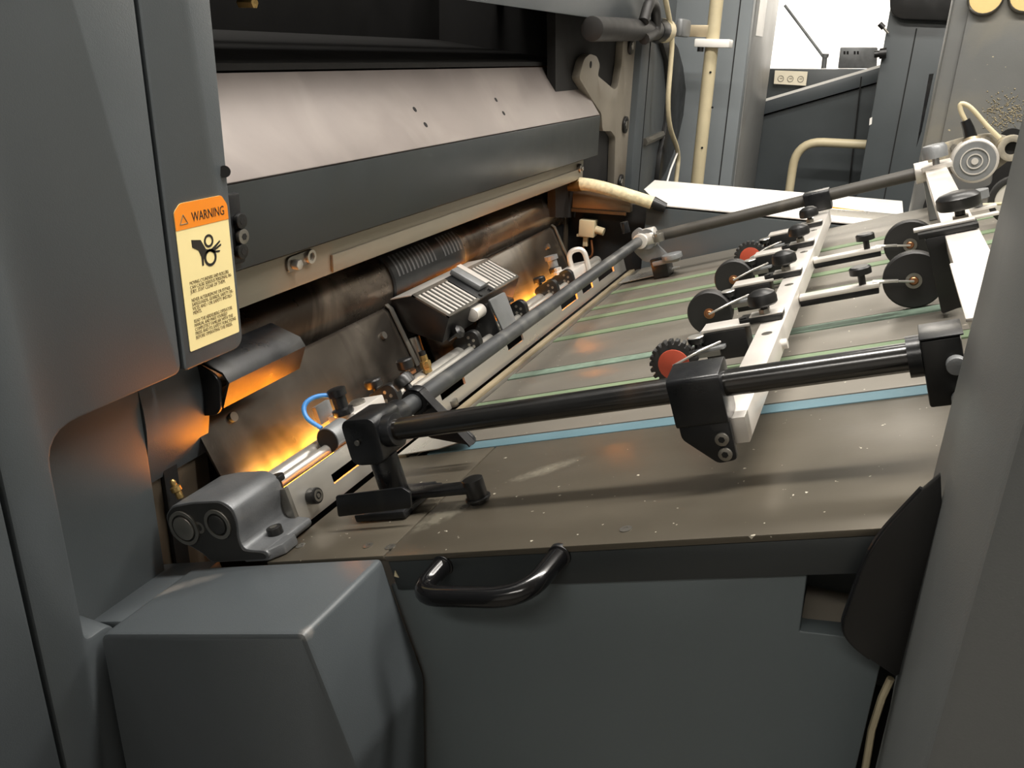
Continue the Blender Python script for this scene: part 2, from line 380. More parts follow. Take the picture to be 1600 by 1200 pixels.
k = rl.part('latch_plate', G().prism(fillet([p + EY * a + EZ * b for a, b in ((-.012, -.010), (.045, -.006), (.045, .012), (-.012, .010))], .008), (.004, 0, 0)), M['steel'], bev=.001)
rl.part('bolt', G().cyl(p + EX * .004, p + EX * .014, .007, n=6), M['alu'], k, bev=.001)
rl.part('slot_ring', G().ring(p + EX * .004 + EY * .034 + EZ * .003, EX, .009, .0055, .004), M['alu'], k)
p = ax(903, 263, -.29)
rl.part('bolt', G().cyl(p, p + EX * .01, .011, n=20).cyl(p + EX * .01, p + EX * .014, .006, n=6), M['steel'], bev=.001)
rl.done()
th = Thing('press_throat', 'black hollow above and behind the hood', 'housing')
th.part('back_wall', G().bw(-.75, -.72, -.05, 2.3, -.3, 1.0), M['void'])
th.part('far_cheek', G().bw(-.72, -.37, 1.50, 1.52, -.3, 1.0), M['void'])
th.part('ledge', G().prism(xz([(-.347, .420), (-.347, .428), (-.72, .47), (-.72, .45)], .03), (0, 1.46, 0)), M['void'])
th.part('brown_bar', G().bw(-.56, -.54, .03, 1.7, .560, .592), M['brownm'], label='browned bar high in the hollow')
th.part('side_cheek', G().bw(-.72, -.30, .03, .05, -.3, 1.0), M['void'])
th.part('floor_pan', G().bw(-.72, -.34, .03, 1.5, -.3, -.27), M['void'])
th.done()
bmt = Thing('upper_guard', 'grey guard beam across the top of the press opening', 'guard')
bmt.part('beam', G().prism(xz([(-.256, .520), (-.256, .95), (-.5, .95), (-.5, .60), (-.30, .56)], .124), (0, 1.70, 0)), M['grey'], bev=.004)
bmt.part('nut', G().cyl(ax(375, 4, -.3) , ax(375, 4, -.3) + EX * .02, .006, n=6), M['brass'])
bmt.done()

# cylinder with black sleeve
cy = Thing('feed_cylinder', 'smeared steel cylinder with a black sleeve under the rail', 'cylinder')
cc = lambda y: V((-.385, y, .078))
b0 = cy.part('body', G().lathe(cc(.06), EY, [(.06, 0), (.06, 1.38)], 64), M['cylm'], sharp=60)
sl = cy.part('sleeve', G().lathe(cc(.575), EY, [(.062, 0), (.065, .003), (.065, .262), (.062, .265)], 64), M['sleeve'], label='black ribbed sleeve')
rb = G()
for k in range(19):
    yy = .592 + k * .0128
    if k in (11, 12): continue
    a0, a1 = math.radians(18), math.radians(52)
    prof = []
    for j in range(7):
        a = a0 + (a1 - a0) * j / 6; prof.append(cc(yy) + V((math.cos(a), 0, math.sin(a))) * .0655)
    rb.sheet(prof, (0, .005, 0), -.0012)
cy.part('ribs', rb, M['rib'], sl, kind='stuff')
cy.done()
# guide plates below the cylinder
for (ya, yb, lab) in ((.085, .545, 'oil-streaked steel guide plate nearest the warning sticker'), (.60, 1.31, 'oil-streaked steel guide plate beyond the vented box')):
    t = Thing('guide_plate', lab, 'plate', 'sloping guide plates')
    g = G().sheet([V((-.325, ya, .052)), V((-.318, ya, .060)), V((-.310, ya, .055)), V((-.262, ya, -.035)), V((-.240, ya, -.09))], (0, yb - ya, 0), .003)
    t.part('plate', g, M['plate'], sharp=60)
    nv = V((.88, 0, .47))
    for f in (.12, .88):
        p = V((-.296, ya + (yb - ya) * f, .029)); t.part('screw', G().cyl(p, p + nv * .005, .006, n=16), M['steel'])
    t.part('edge_strip', G().sheet([V((-.3165, yb - .012, .0655)), V((-.3075, yb - .012, .060)), V((-.259, yb - .012, -.030))], (0, .010, 0), .002), M['steel'])
    t.done()
single('lower_beam', G().bw(-.335, -.325, .07, 1.42, -.02, .045), M['blackm'], 'dark beam between the cylinder and the guide plates', 'beam', .002)
# amber lamps lying at the foot of the guide plates
def amber_lamp(ya, yb, lab, power):
    t = Thing('amber_lamp', lab, 'lamp', 'amber lamps at the foot of the guide plates')
    c = V((-.232, 0, -.052))
    m = M.get('amber') or mat('amber_tube', '#ff8f1e', .4, 0, .02, 5, emit=40); M['amber'] = m
    t.part('tube', G().cyl(c + EY * ya, c + EY * yb, .009), m)
    for y in (ya, yb): t.part('socket', G().cyl(c + EY * (y - .008), c + EY * (y + .008), .012), M['black'])
    r = t.done()
    l = bpy.data.lights.new('amber_glow', 'AREA'); l.shape = 'RECTANGLE'; l.size = .02; l.size_y = yb - ya; l.energy = power; l.color = (1, .46, .08); l.spread = math.radians(85)
    o = bpy.data.objects.new('amber_glow', l); col.objects.link(o); o.location = c + V((-.012, (ya + yb) / 2, .006 + ZO))
    d = V((-.93, 0, .3676)); e = EY; f = (-d).cross(e)
    o.matrix_world = Matrix.Translation(o.location) @ Matrix((( -f.x, e.x, -d.x), (-f.y, e.y, -d.y), (-f.z, e.z, -d.z))).to_4x4()
amber_lamp(.12, .34, 'glowing amber lamp behind the lay shaft near the bearing block', 2.2)
amber_lamp(.86, 1.20, 'glowing amber lamp behind the lay shaft at the far side', 2.6)

bt = Thing('added_bulb', 'small added amber bulb hidden behind the vented box to tint the cylinder', 'lamp', 'amber lamps at the foot of the guide plates')  # added hidden bulb, puts an orange patch on the cylinder
p = V((-.292, .83, .062)); bt.part('bulb', G().lathe(p, EZ, [(.002, -.008), (.006, -.005), (.007, 0), (.006, .005), (.002, .008)], 16), M['amber']); bt.part('cap', G().cyl(p - EZ * .018, p - EZ * .007, .005), M['black'])
bt.done()
l = bpy.data.lights.new('added_bulb_glow', 'POINT'); l.energy = .35; l.shadow_soft_size = .008; l.color = (1, .46, .08)
o = bpy.data.objects.new('added_bulb_glow', l); col.objects.link(o); o.location = p + V((0, .012, ZO + .004))
# black channel bracket under the sticker
cb = Thing('channel_bracket', 'black folded bracket with orange-lit lip under the sticker strip', 'bracket')
p0, p1, p2, p3 = V((-.305, .095, .118)), V((-.262, .095, .106)), V((-.256, .095, .098)), V((-.268, .095, .066))
cb.part('channel', G().sheet([p0, p1, p2, p3], (0, .142, 0), -.003), M['blackm'], sharp=50)
cb.part('end_plate', G().prism(fillet([V((-.30, .09, .118)), V((-.262, .09, .104)), V((-.266, .09, .058)), V((-.30, .09, .05))], .012), (0, .004, 0)), M['blackm'], bev=.0006)
cb.done()

# ------------------------------------------------------------------ box cover, lower panel, band, handle
bx = Thing('box_cover', 'grey angular cover box under the bearing block', 'cover')
prof = [(-.245, -.083), (-.001, -.001), (.044, -.126), (.044, -.93), (-.245, -.93)]
k = bx.part('shell', G().prism(fillet([V((a, -.126, b)) for a, b in prof], [.012, .006, .01, 0, 0], 4), (0, .124, 0)), M['grey'], bev=.007)
scuff(bx, k, [(aw(265, 922, 0), (.10, .018, .05, .5), 60), (aw(480, 985, 0), (.016, .016, .016, 0), 160)], '#8f8a84', .45)
bx.done()
lp = Thing('lower_panel', 'large grey panel below the handle band', 'panel')
pts = [V((.004, .003, -.034)), V((.036, .003, -.128)), V((.036, .003, -.93)), V((.437, .003, -.93)), V((.437, .003, .045)), ay(1249, 987, .003), ay(1262, 889, .003) + V((0, 0, .004))]
lp.part('sheet', G().prism(pts, (0, .02, 0)), M['lpan'], bev=.0015)
lp.part('notch_back', G().prism([V((.36, .075, -.05)), V((.52, .075, -.05)), V((.52, .075, .135)), V((.36, .075, .08))], (0, .005, 0)), M['dgrey'])
lp.part('gap_blackout', G().bw(.03, .75, .082, .09, -.93, -.04), M['void'])  # added black backing, darkens the gap and blocks amber light leaks
lp.part('notch_floor', G().prism([ay(1249, 987, .034), V((.5, .034, .02)), V((.5, .075, .035)), ay(1249, 987, .034) + V((0, .041, .02))], (0, 0, -.004)), M['framem'])
lp.done()

fb = Thing('feed_board', 'sloping brown-grey metal feed board with handle band', 'feed board')
k = fb.part('near_plate', G().bb(.0012, .85, -.002, .264, -.006, 0), M['board'], bev=.0008)
scuff(fb, k, [(aw(690, 806, 0), (.070, .028, .03, .9), 140), (aw(850, 735, 0), (.08, .02, .03, .6), 160)], '#aaa594', .42)
fb.part('corner_plate', G().bb(-.15, -.0012, .0, .264, -.006, 0), M['board'], bev=.0008, label='short end plate left of the joint')
fb.part('under_tray', G().bb(-.15, .85, .262, 1.40, -.02, -.008), M['blackm'])
bd = fb.part('front_band', G().bb(.003, .85, -.001, .0026, -.037, -.0065), M['hoodf'], bev=.001, label='dark band along the near edge')
belts = [(.264, .290, 'blue'), (.431, .458, 'green'), (.564, .591, 'green'), (.774, .801, 'green'), (.909, .936, 'green'), (.998, 1.024, 'green'), (1.134, 1.162, 'green')]
edges = [.264 + .030]
prev = .294
for a, b, c in belts[1:]:
    fb.part('board_strip', G().bb(-.118, .85, prev, a - .005, -.006, 0), M['bplate'], bev=.0008); prev = b + .0045
fb.part('board_strip', G().bb(-.118, .85, prev, 1.40, -.006, 0), M['bplate'], bev=.0008)
fb.part('edge_strip', G().bb(-.150, -.136, .268, 1.40, -.008, .002), M['tan'], bev=.001, label='tan strip along the lower end')
fb.part('edge_strip', G().bb(-.133, -.121, .268, 1.40, -.008, -.001), M['steel'], bev=.001)
for px, py in ((610, 855), (978, 827), (575, 853), (470, 853), (726, 792)):
    p = aw(px, py, 0); fb.part('screw', G().ring(p, EW, .0055, .0025, .0008).cyl(p - EW * .001, p + EW * .0004, .0048, n=16), M['steel'])
mk = ay(619, 897, -.0012); fb.part('chip', G().prism([mk + V((a, -.0005, b)) for a, b in ((-.002, -.003), (.003, -.003), (-.001, .004))], (0, .0006, 0)), M['cream'], bd)
fb.done()
hn = Thing('grab_handle', 'glossy black bow handle on the dark band', 'handle')
h0, h1 = B(.063, .003, -.013), B(.183, .003, -.009)
path = fillet([h0, h0 + B(-.005, -.050, -.003), h1 + B(-.016, -.054, -.010), h1], [0, .026, .036, 0], 8, False)
hn.part('bow', G().tube(path, .0092, 18), M['gloss'])
for h in (h0, h1): hn.part('flange', G().cyl(h, h - EY * .006, .0105), M['blackm'], bev=.001)
hn.done()
nm = {'blue': 'blue-grey conveyor belt nearest the viewer on the feed board'}
ordn = ['', 'first green belt behind the blue one', 'second green belt behind the blue one', 'third green belt behind the blue one', 'fourth green belt behind the blue one', 'fifth green belt behind the blue one', 'farthest green belt on the feed board']
for i, (a, b, c) in enumerate(belts):
    mm = M['blue'] if i == 0 else (M['dgreen'] if i == 2 else M['green'])
    uu = -.118 if i else -.10
    single('conveyor_belt', G().bb(uu, .86, a - .002, b - .003, -.012, .0012), mm, nm['blue'] if i == 0 else 'pale ' + ordn[i], 'belt', .0006, 'conveyor belts on the feed board')
# thin sheet tongues at the lower end of the board
for v0, lab in ((.262, 'bent thin metal tongue over the start of the blue belt'), (1.22, 'bent thin metal tongue at the far corner of the board')):
    pr = [B(-.145, v0, .004), B(-.08, v0 + .0, .006), B(-.035, v0, .013), B(-.012, v0, .018)] if v0 < 1 else [B(-.125, v0, .004), B(-.02, v0, .006), B(.02, v0, .012)]
    g = G().prism([pr[0], pr[1], pr[2], pr[2] + EV * .012, pr[1] + EV * .065, pr[0] + EV * .075], EW * .0012)
    single('sheet_tongue', g, M['alu'], lab, 'plate', 0, 'sheet tongues')

# ------------------------------------------------------------------ lay shaft assembly
bk = Thing('bearing_block', 'grey cast bearing block with two round bores', 'bearing block')
front = [(258, 806), (268, 790), (300, 784), (345, 782), (364, 794), (372, 815), (374, 842), (382, 858), (418, 861), (422, 875), (330, 880), (317, 866), (296, 854), (268, 838)]
pts = fillet([ay(a, b, .0) for a, b in front], .006, 3)
bk.part('casting', G().prism(pts, (0, .075, 0)), M['cast2'], bev=.003)
bk.part('front_face', G().prism([p + V((0, -.0008, 0)) for p in fillet([ay(a, b, .0) for a, b in [(261, 806), (270, 793), (300, 787), (344, 785), (361, 796), (369, 816), (371, 843), (380, 861), (415, 864), (418, 873), (331, 877), (319, 864), (297, 851), (270, 836)]], .006, 3)], (0, .0012, 0)), M['dcast'], label='dark machined front face')
for px, py, r in ((290, 824, .017), (342, 818, .014)):
    p = ay(px, py, 0)
    k = bk.part('bore_ring', G().ring(p - EY * .003, EY, r + .003, r - .001, .004), M['steel'])
    bk.part('pin', G().cyl(p - EY * .004, p + EY * .01, r - .003), M['steel'] if py == 824 else M['dcast'], k, bev=.001)
p = ay(312, 824, 0); bk.part('small_bore', G().ring(p - EY * .001, EY, .007, .004, .002), M['steel'])
bk.part('foot', G().prism([B(-.147, .0, .001), B(-.134, .014, .001), B(-.134, .036, .001), B(-.18, .036, .001), B(-.18, .0, .001)], EW * .012), M['cast2'], bev=.002)
p = aw(432, 836, .013); k = bk.part('bolt', G().cyl(p, p + EW * .010, .0085), M['black'], bev=.001); bk.part('socket', G().cyl(p + EW * .0095, p + EW * .0105, .0045, n=6), M['steel'], k)
p = B(-.272, .03, .07); d = V((-.35, -.05, .9)).normalized(); bk.part('grease_nipple', G().lathe(p, d, [(.004, 0), (.004, .008), (.006, .009), (.006, .014), (.003, .016), (.0035, .02), (.002, .023)], 12), M['brass'])
p = B(-.215, .04, .074); bk.part('oil_hole', G().cyl(p, p + EW * .0012, .006, n=16), M['dcast'])
bk.done()
single('lay_shaft', G().cyl(B(-.212, .06, .047), B(-.212, 1.36, .047), .0125, n=32).cyl(B(-.188, .09, .050), B(-.188, 1.30, .050), .007, n=20), M['alu'], 'bright steel twin shaft behind the slotted plate', 'shaft', 0)

lpz = Thing('slotted_plate', 'pale aluminium plate with long slots along the board end', 'plate')
slots = [(.150, .215), (.430, .51), (.68, .75), (.955, 1.055), (1.09, 1.16), (1.205, 1.325)]
g = G(); w0, w1, t0, t1 = .001, .051, -.166, -.162
prev = .076
outline = [B(t0, .076, w0), B(t0, 1.415, w0), B(t0, 1.415, w1), B(t0, .076, w1)]
g.bb(t0, t1, .076, 1.415, w0, .019)
g.bb(t0, t1, .076, 1.415, .031, w1)
for a, b in slots + [(1.415, 1.42)]:
    g.bb(t0, t1, prev, a, .019, .031); prev = b
lpz.part('plate', g, M['alu'])
lpz.part('end_cap', G().bb(-.175, -.160, .070, .076, .001, .051), M['steel'], bev=.001)
p = B(-.162, .105, .025); k = lpz.part('knob', G().cyl(p, p + EU * .012, .0095), M['black'], bev=.0015); lpz.part('knob_face', G().ring(p + EU * .0118, EU, .007, .0045, .0008).cyl(p + EU * .011, p + EU * .0128, .0025, n=12), M['steel'], k)
p = B(-.175, .079, .05); k = lpz.part('thumb_screw', G().cyl(p - EW * .02, p + EW * .008, .004).cyl(p + EW * .008, p + EW * .015, .009), M['black'], bev=.001)
lpz.done()

def finger_clamp(v, lab, knob=True, dv=.024):
    t = Thing('finger_clamp', lab, 'clamp', 'black clamps on the bright shaft')
    c = B(-.19, v, .066)
    def q(a, b): return c + EU * a + EW * b
    pl = fillet([q(-.030, -.012), q(.004, -.022), q(.022, -.018), q(.022, .010), q(.010, .018), q(-.030, .004)], .010, 4)
    k = t.part('body', G().prism(pl, EY * .014), M['black'], bev=.002)
    for a, b in ((.004, .006), (.012, .0), (.002, -.006), (.010, -.010)): t.part('pin', G().cyl(q(a, b) - EY * .001, q(a, b) + EY * .002, .0026, n=10), M['steel'], k)
    if knob:
        p = c + EU * -.028 + EY * dv + EW * .010
        t.part('knob', G().lathe(p, EW, [(.004, -.014), (.004, 0), (.012, 0), (.013, .002), (.013, .010), (.011, .012)], 22), M['black'])
        t.part('bracket', G().bb(-.225, -.185, v + .004, v + dv + .008, .058, .063), M['aluw'], bev=.001)
    return t.done()
finger_clamp(.335, 'black clamp with round knob beside the blue hose sensor')
finger_clamp(.60, 'black clamp without knob under the vented box', False)
finger_clamp(.805, 'black clamp with knob just beyond the vented box bracket', True, .036)
finger_clamp(.975, 'black clamp with knob in the amber glare', True, .036)
finger_clamp(1.07, 'black clamp with knob nearest the far bracket', True, .036)
kt = Thing('thumb_knob', 'brown-sided black thumb knob on the shaft before the vented box', 'hand_knob')  # thumb knob, moves with the shaft
p = B(-.215, .445, .060); kt.part('stem', G().cyl(p, p + EW * .016, .005), M['steel']); kt.part('cap', G().lathe(p, EW, [(.011, .014), (.013, .016), (.013, .028), (.011, .030)], 22), M['black']); kt.part('lower_ring', G().cyl(p + EW * .006, p + EW * .010, .0125), M['copper']); kt.done()

se = Thing('sensor_head', 'white sensor block with round grey body and blue hose', 'sensor')
se.part('block', G().bb(-.212, -.168, .235, .305, .060, .078), M['aluw'], bev=.002)
c = B(-.182, .187, .062)
b1 = se.part('drum', G().cyl(c, c + EY * .035, .0165), M['cast'], bev=.001)
se.part('drum_face', G().cyl(c - EY * .0006, c + EY * .001, .0150), M['void'], b1)
c = B(-.186, .238, .078)
b2 = se.part('fitting', G().lathe(c, EW, [(.013, 0), (.014, .002), (.014, .007), (.009, .009), (.009, .024), (.012, .025), (.012, .034), (.010, .035)], 22), M['blackm'])
se.part('disc', G().lathe(B(-.19, .275, .078), EW, [(.011, 0), (.011, .004), (.007, .006)], 20), M['steel'])
se.part('scale_plate', G().bb(-.222, -.216, .225, .255, .072, .096), M['cast'])
hp = [B(-.186, .236, .104), B(-.205, .222, .112), B(-.216, .205, .108), B(-.212, .196, .092), B(-.192, .195, .076)]
se.part('hose', G().tube(fillet(hp, .02, 5, False), .0032, 12), M['bluehose'], label='bright blue hose')
se.done()

# vented fan box
fan = Thing('vented_box', 'black vented fan box with slotted sloping face', 'fan box')
VA, VB = .548, .838
A_, B_, C_, D_, E_ = (-.180, .119), (-.235, .1665), (-.275, .168), (-.262, .112), (-.205, .082)
def fu(q, v): return B(q[0], v, q[1])
fan.part('shell', G().prism([fu(q, VA) for q in (A_, B_, C_, D_, E_)], EY * (VB - VA)), M['black'], bev=.001)
nn = (fu(B_, 0) - fu(A_, 0)).cross(EY).normalized(); nn = nn if nn.z > 0 else -nn
def fp(s, v, h): return fu(A_, v).lerp(fu(B_, v), s) + nn * h
def slab(s0, s1, va, vb, h0, h1): 
    return G().prism([fp(s0, va, h0), fp(s1, va, h0), fp(s1, vb, h0), fp(s0, vb, h0)], nn * (h1 - h0))
fr = fan.part('grille_frame', G().prism([fp(0, VA, 0), fp(.07, VA, 0), fp(.07, VB, 0), fp(0, VB, 0)], nn * .003).prism([fp(.9, VA, 0), fp(1, VA, 0), fp(1, VB, 0), fp(.9, VB, 0)], nn * .003)
              .prism([fp(0, VA, 0), fp(1, VA, 0), fp(1, VA + .008, 0), fp(0, VA + .008, 0)], nn * .003).prism([fp(0, VB - .006, 0), fp(1, VB - .006, 0), fp(1, VB, 0), fp(0, VB, 0)], nn * .003), M['steel'])
fan.part('top_sheet', G().prism([fu(B_, VA), fu(C_, VA), fu(C_, VB), fu(B_, VB)], EW * .0015), M['aluw'])
for s, e in ((VA + .012, .655), (.735, VB - .008)):
    fan.part('grille_void', slab(.06, .92, s - .006, e + .004, .0002, .0006), M['void'])
    n = 8
    for k in range(n):
        v = s + (e - s) * k / (n - 1)
        fan.part('grille_bar', slab(.05, .92, v - .0030, v + .0030, .0008, .003), M['aluw'])
fan.part('centre_plate', slab(.0, 1.0, .662, .728, .0005, .0035), M['blackm'], bev=.0006)
fan.part('switch_block', slab(.2, 1.05, .685, .722, .0035, .014), M['cast'], bev=.002)
fan.part('switch_strip', slab(.2, 1.05, .706, .722, .0142, .0155), M['aluw'])
for v in (.675, .715): fan.part('screw', G().cyl(fp(.08, v, .003), fp(.08, v, .006), .004, n=12), M['void'])
fan.part('bracket', G().prism(fillet([B(-.168, .675, .115), B(-.168, .742, .113), B(-.168, .755, .038), B(-.168, .70, .036)], .006, 3), EU * -.004), M['cast'], bev=.001, label='grey mounting plate')
fan.part('side_plate', G().prism([B(-.168, .672, .112), B(-.23, .672, .10), B(-.235, .672, .04), B(-.168, .685, .036)], EY * -.004), M['blackm'])
c = B(-.185, .632, .102); fan.part('capacitor', G().cyl(c, c + EY * .034, .0115).cyl(c - EY * .0005, c, .009), M['aluw'], bev=.001, label='small white round cap')
c = B(-.19, .575, .088); fan.part('knob', G().lathe(c, (EU + EW * .4), [(.004, -.02), (.004, 0), (.010, 0), (.011, .008), (.006, .012)], 8), M['black'])
fan.done()
nz = Thing('air_fitting', 'small brass air fitting on the shaft under the vented box', 'fitting')
p = B(-.2, .475, .056); nz.part('body', G().lathe(p, EW, [(.007, 0), (.007, .008), (.0085, .009), (.0085, .018), (.006, .019), (.006, .028)], 6), M['brass']); nz.part('cap', G().cyl(p + EW * .028, p + EW * .034, .0055), M['black']); nz.done()
single('fan_leg', G().bb(-.262, -.25, .545, .56, -.02, .10), M['steel'], 'thin steel leg under the vented box', 'leg', .001)

# far end fittings on the shaft
fe = Thing('far_sensor', 'white clamp and grey peg at the far end of the shaft', 'sensor')
fe.part('block', G().bb(-.215, -.17, 1.09, 1.20, .055, .075), M['aluw'], bev=.002)
fe.part('hoop', G().tube(fillet([B(-.2, 1.16, .06), B(-.2, 1.16, .108), B(-.165, 1.17, .108), B(-.165, 1.17, .05)], .02, 5, False), .006, 10), M['aluw'])
fe.part('peg', G().lathe(B(-.225, 1.12, .075), EW, [(.011, 0), (.011, .028), (.015, .029), (.015, .038)], 18), M['cast'])
fe.part('bolt', G().lathe(B(-.20, 1.08, .075), EW, [(.012, 0), (.012, .006), (.008, .007), (.008, .014)], 6), M['aluw'])
fe.done()

# ------------------------------------------------------------------ wheel frame: rods and bars
NV, FV, RW = .105, 1.235, .090
single('cross_rod', G().cyl(B(-.05, .13, RW), B(-.05, FV, RW), .0108, n=32), M['shaft'], 'worn grey round rod across the board above the slotted plate', 'rod')
single('guide_rod', G().cyl(B(-.045, NV, RW), B(.505, NV, RW), .0118, n=32), M['rod'], 'black brown-stained rod along the near side of the board', 'rod', 0, 'guide rods along the board')
single('guide_rod', G().cyl(B(-.035, FV, RW - .002), B(.515, FV, RW + .004), .0120, n=32), M['drod'], 'dusty black rod along the far side of the board', 'rod', 0, 'guide rods along the board')

rc = Thing('rod_clamp', 'black corner clamp on a short post with bent plate and lever', 'clamp')
pl = fillet([B(-.072, .085, .062), B(-.030, .085, .060), B(-.026, .085, .112), B(-.070, .085, .114)], .012, 5)
rc.part('body', G().prism(pl, EY * .05), M['blackm'], bev=.002)
rc.part('collar', G().cyl(B(-.040, NV, RW), B(-.016, NV, RW), .0175).cyl(B(-.05, .125, RW), B(-.05, .165, RW), .0165), M['blackm'], bev=.001)
rc.part('post', G().cyl(B(-.045, .105, .004), B(-.045, .105, .064), .0155), M['blackm'], bev=.001)
rc.part('base', G().bb(-.085, -.02, .075, .15, .001, .010), M['blackm'], bev=.002)
pl = [ay(a, b, .062) for a, b in ((524, 775), (628, 762), (641, 770), (643, 794), (528, 808))]
rc.part('bent_plate', G().prism(fillet(pl, .003, 3), (0, .003, 0)), M['blackm'], bev=.0008, label='black upright plate')
rc.part('tray', G().prism([aw(640, 792, .010), aw(692, 757, .016), aw(655, 758, .016), aw(615, 770, .014)], EW * .0025), M['blackm'], bev=.0008)
rc.part('lever', G().bb(-.035, .062, .092, .112, .014, .022), M['blackm'], bev=.002)
p = B(.056, .102, .0015); rc.part('lever_knob', G().cyl(p, p + EW * .026, .011).cyl(p + EW * .003, p + EW * .006, .0135), M['black'], bev=.001)
p = B(-.055, .0845, .088); rc.part('set_screw', G().cyl(p, p - EY * .002, .003, n=10), M['steel'])
rc.done()

tb = Thing('web_bracket', 'black triangular bracket on the near end of the cross rod', 'bracket')
c = B(-.05, .205, RW)
tb.part('ring', G().ring(c - EY * .008, EY, .0165, .011, .016), M['blackm'], bev=.001)
tb.part('web', G().prism(fillet([c + B(.004, .008, .012), c + B(.055, .008, -.060), c + B(.050, .008, -.068), c + B(-.008, .008, -.050), c + B(-.012, .008, -.01)], .006, 3), EY * .006), M['blackm'], bev=.001)
tb.part('flange', G().sheet([c + B(-.002, -.008, .017), c + B(.012, -.008, .012), c + B(.056, -.008, -.062)], (0, .014, 0), .002), M['blackm'])
tb.part('knob', G().lathe(c + EW * .012 + EU * -.004, EW * .9 - EU * .4, [(.005, 0), (.005, .008), (.013, .009), (.013, .018), (.010, .022)], 12), M['black'])
p = aw(709, 636, .0); tb.part('foot_nut', G().cyl(p + EW * .001, p + EW * .012, .009), M['steel'], bev=.001)
tb.done()

eb = Thing('far_bracket', 'grey triangular bracket and lever at the far end of the cross rod', 'bracket')
c = B(-.045, 1.225, RW)
eb.part('collar', G().cyl(c + B(-.004, .0, 0), c + B(.03, .0, 0), .022).cyl(c - EY * .03, c, .0165), M['aluw'], bev=.001)
eb.part('web', G().prism(fillet([c + B(-.020, -.012, .02), c + B(.0, -.012, .03), c + B(.055, -.012, -.052), c + B(-.005, -.012, -.05), c + B(-.025, -.012, -.02)], .008, 3), EY * .008), M['cast'], bev=.001)
eb.part('ring', G().ring(c + B(.012, -.018, .0), EY, .022, .014, .006), M['cast'])
eb.part('lever', G().cyl(c + B(.062, -.03, -.052), c + B(.062, -.03, -.040), .022).bb(-.0, .02, 1.19, 1.21, .035, .042), M['cast'], bev=.002)
eb.part('link', G().bb(-.03, .03, 1.195, 1.215, .030, .040), M['cast'], bev=.002)
eb.part('foot', G().bb(-.035, .0, 1.20, 1.25, .001, .045), M['blackm'], bev=.002)
eb.part('pin', G().cyl(c + B(-.04, .02, .02), c + B(-.04, .02, .045), .009), M['blackm'], bev=.001)
eb.part('screw', G().cyl(c + B(.04, -.02, -.01), c + B(.04, -.02, .008), .012, n=14), M['steel'], bev=.001)
eb.done()

BU = .326
b1 = Thing('roller_bar', 'pale square aluminium bar carrying four roller holders', 'bar')
b1.part('bar', G().bb(BU - .014, BU + .014, .098, 1.255, .036, .060), M['aluw'], bev=.001)
for v in (.38, .62, .85, 1.05): b1.part('dowel', G().cyl(B(BU, v - .02, .06), B(BU, v - .02, .0606), .006, n=14), M['steel'])
for v in (.36, .82): b1.part('stud', G().cyl(B(BU + .014, v, .045), B(BU + .020, v, .045), .006, n=12), M['aluw'])
b1.done()
h1 = Thing('bar_hanger', 'black hanger bracket clasping the near rod with two screws', 'bracket')
h1.part('housing', G().prism(fillet([B(.283, .084, .060), B(.283, .084, .105), B(.283, .124, .110), B(.283, .124, .060)], .005, 3), EU * .046), M['blackm'], bev=.002)
h1.part('tail', G().prism(fillet([B(.285, .086, .066), B(.329, .086, .066), B(.329, .086, .026), B(.312, .086, .024), B(.285, .086, .05)], .004, 3), EY * .008), M['blackm'], bev=.001)
for a in (.047, .033):
    p = B(.320, .086, a); k = h1.part('screw', G().cyl(p - EY * .003, p, .0062), M['steel'], bev=.0008); h1.part('socket', G().cyl(p - EY * .0034, p - EY * .0028, .003, n=6), M['void'], k)
h1.done()
single('bar_hanger', G().prism(fillet([B(.298, FV - .022, .066), B(.298, FV - .022, .106), B(.298, FV + .02, .106), B(.298, FV + .02, .066)], .006, 3), EU * .05), M['blackm'], 'plain black hanger block on the far rod', 'bracket', .002)

def gear_poly(c, r0, r1, n):
    pts = []
    for k in range(n):
        a = 2 * math.pi * k / n; d = 2 * math.pi / n
        for f, r in ((0, r0), (.12, r1), (.62, r1), (.74, r0)):
            t = a + d * f; pts.append(c + EU * (r * math.cos(t)) + EW * (r * math.sin(t)))
    return pts
def add_wheel(t, c, red, r, wd):
    """wheel on an axle across the board, near face at c"""
    if red:
        k = t.part('wheel', G().prism(gear_poly(c, r * .84, r, 22), EY * wd), M['wheel'], bev=.0004, label='black brush tyre')
        t.part('core', G().cyl(c - EY * .0012, c + EY * wd, r * .64), M['red'], k, bev=.001, label='red wheel core')
    else:
        k = t.part('wheel', G().lathe(c, EY, [(r - .002, 0), (r, .002), (r, wd - .002), (r - .002, wd)], 44), M['wheel'])
        t.part('hub', G().lathe(c - EY * .004, EY, [(.004, 0), (.005, .001), (.005, .003), (.008, .0035), (.008, .0045)], 18), M['copper'], k)
    return k
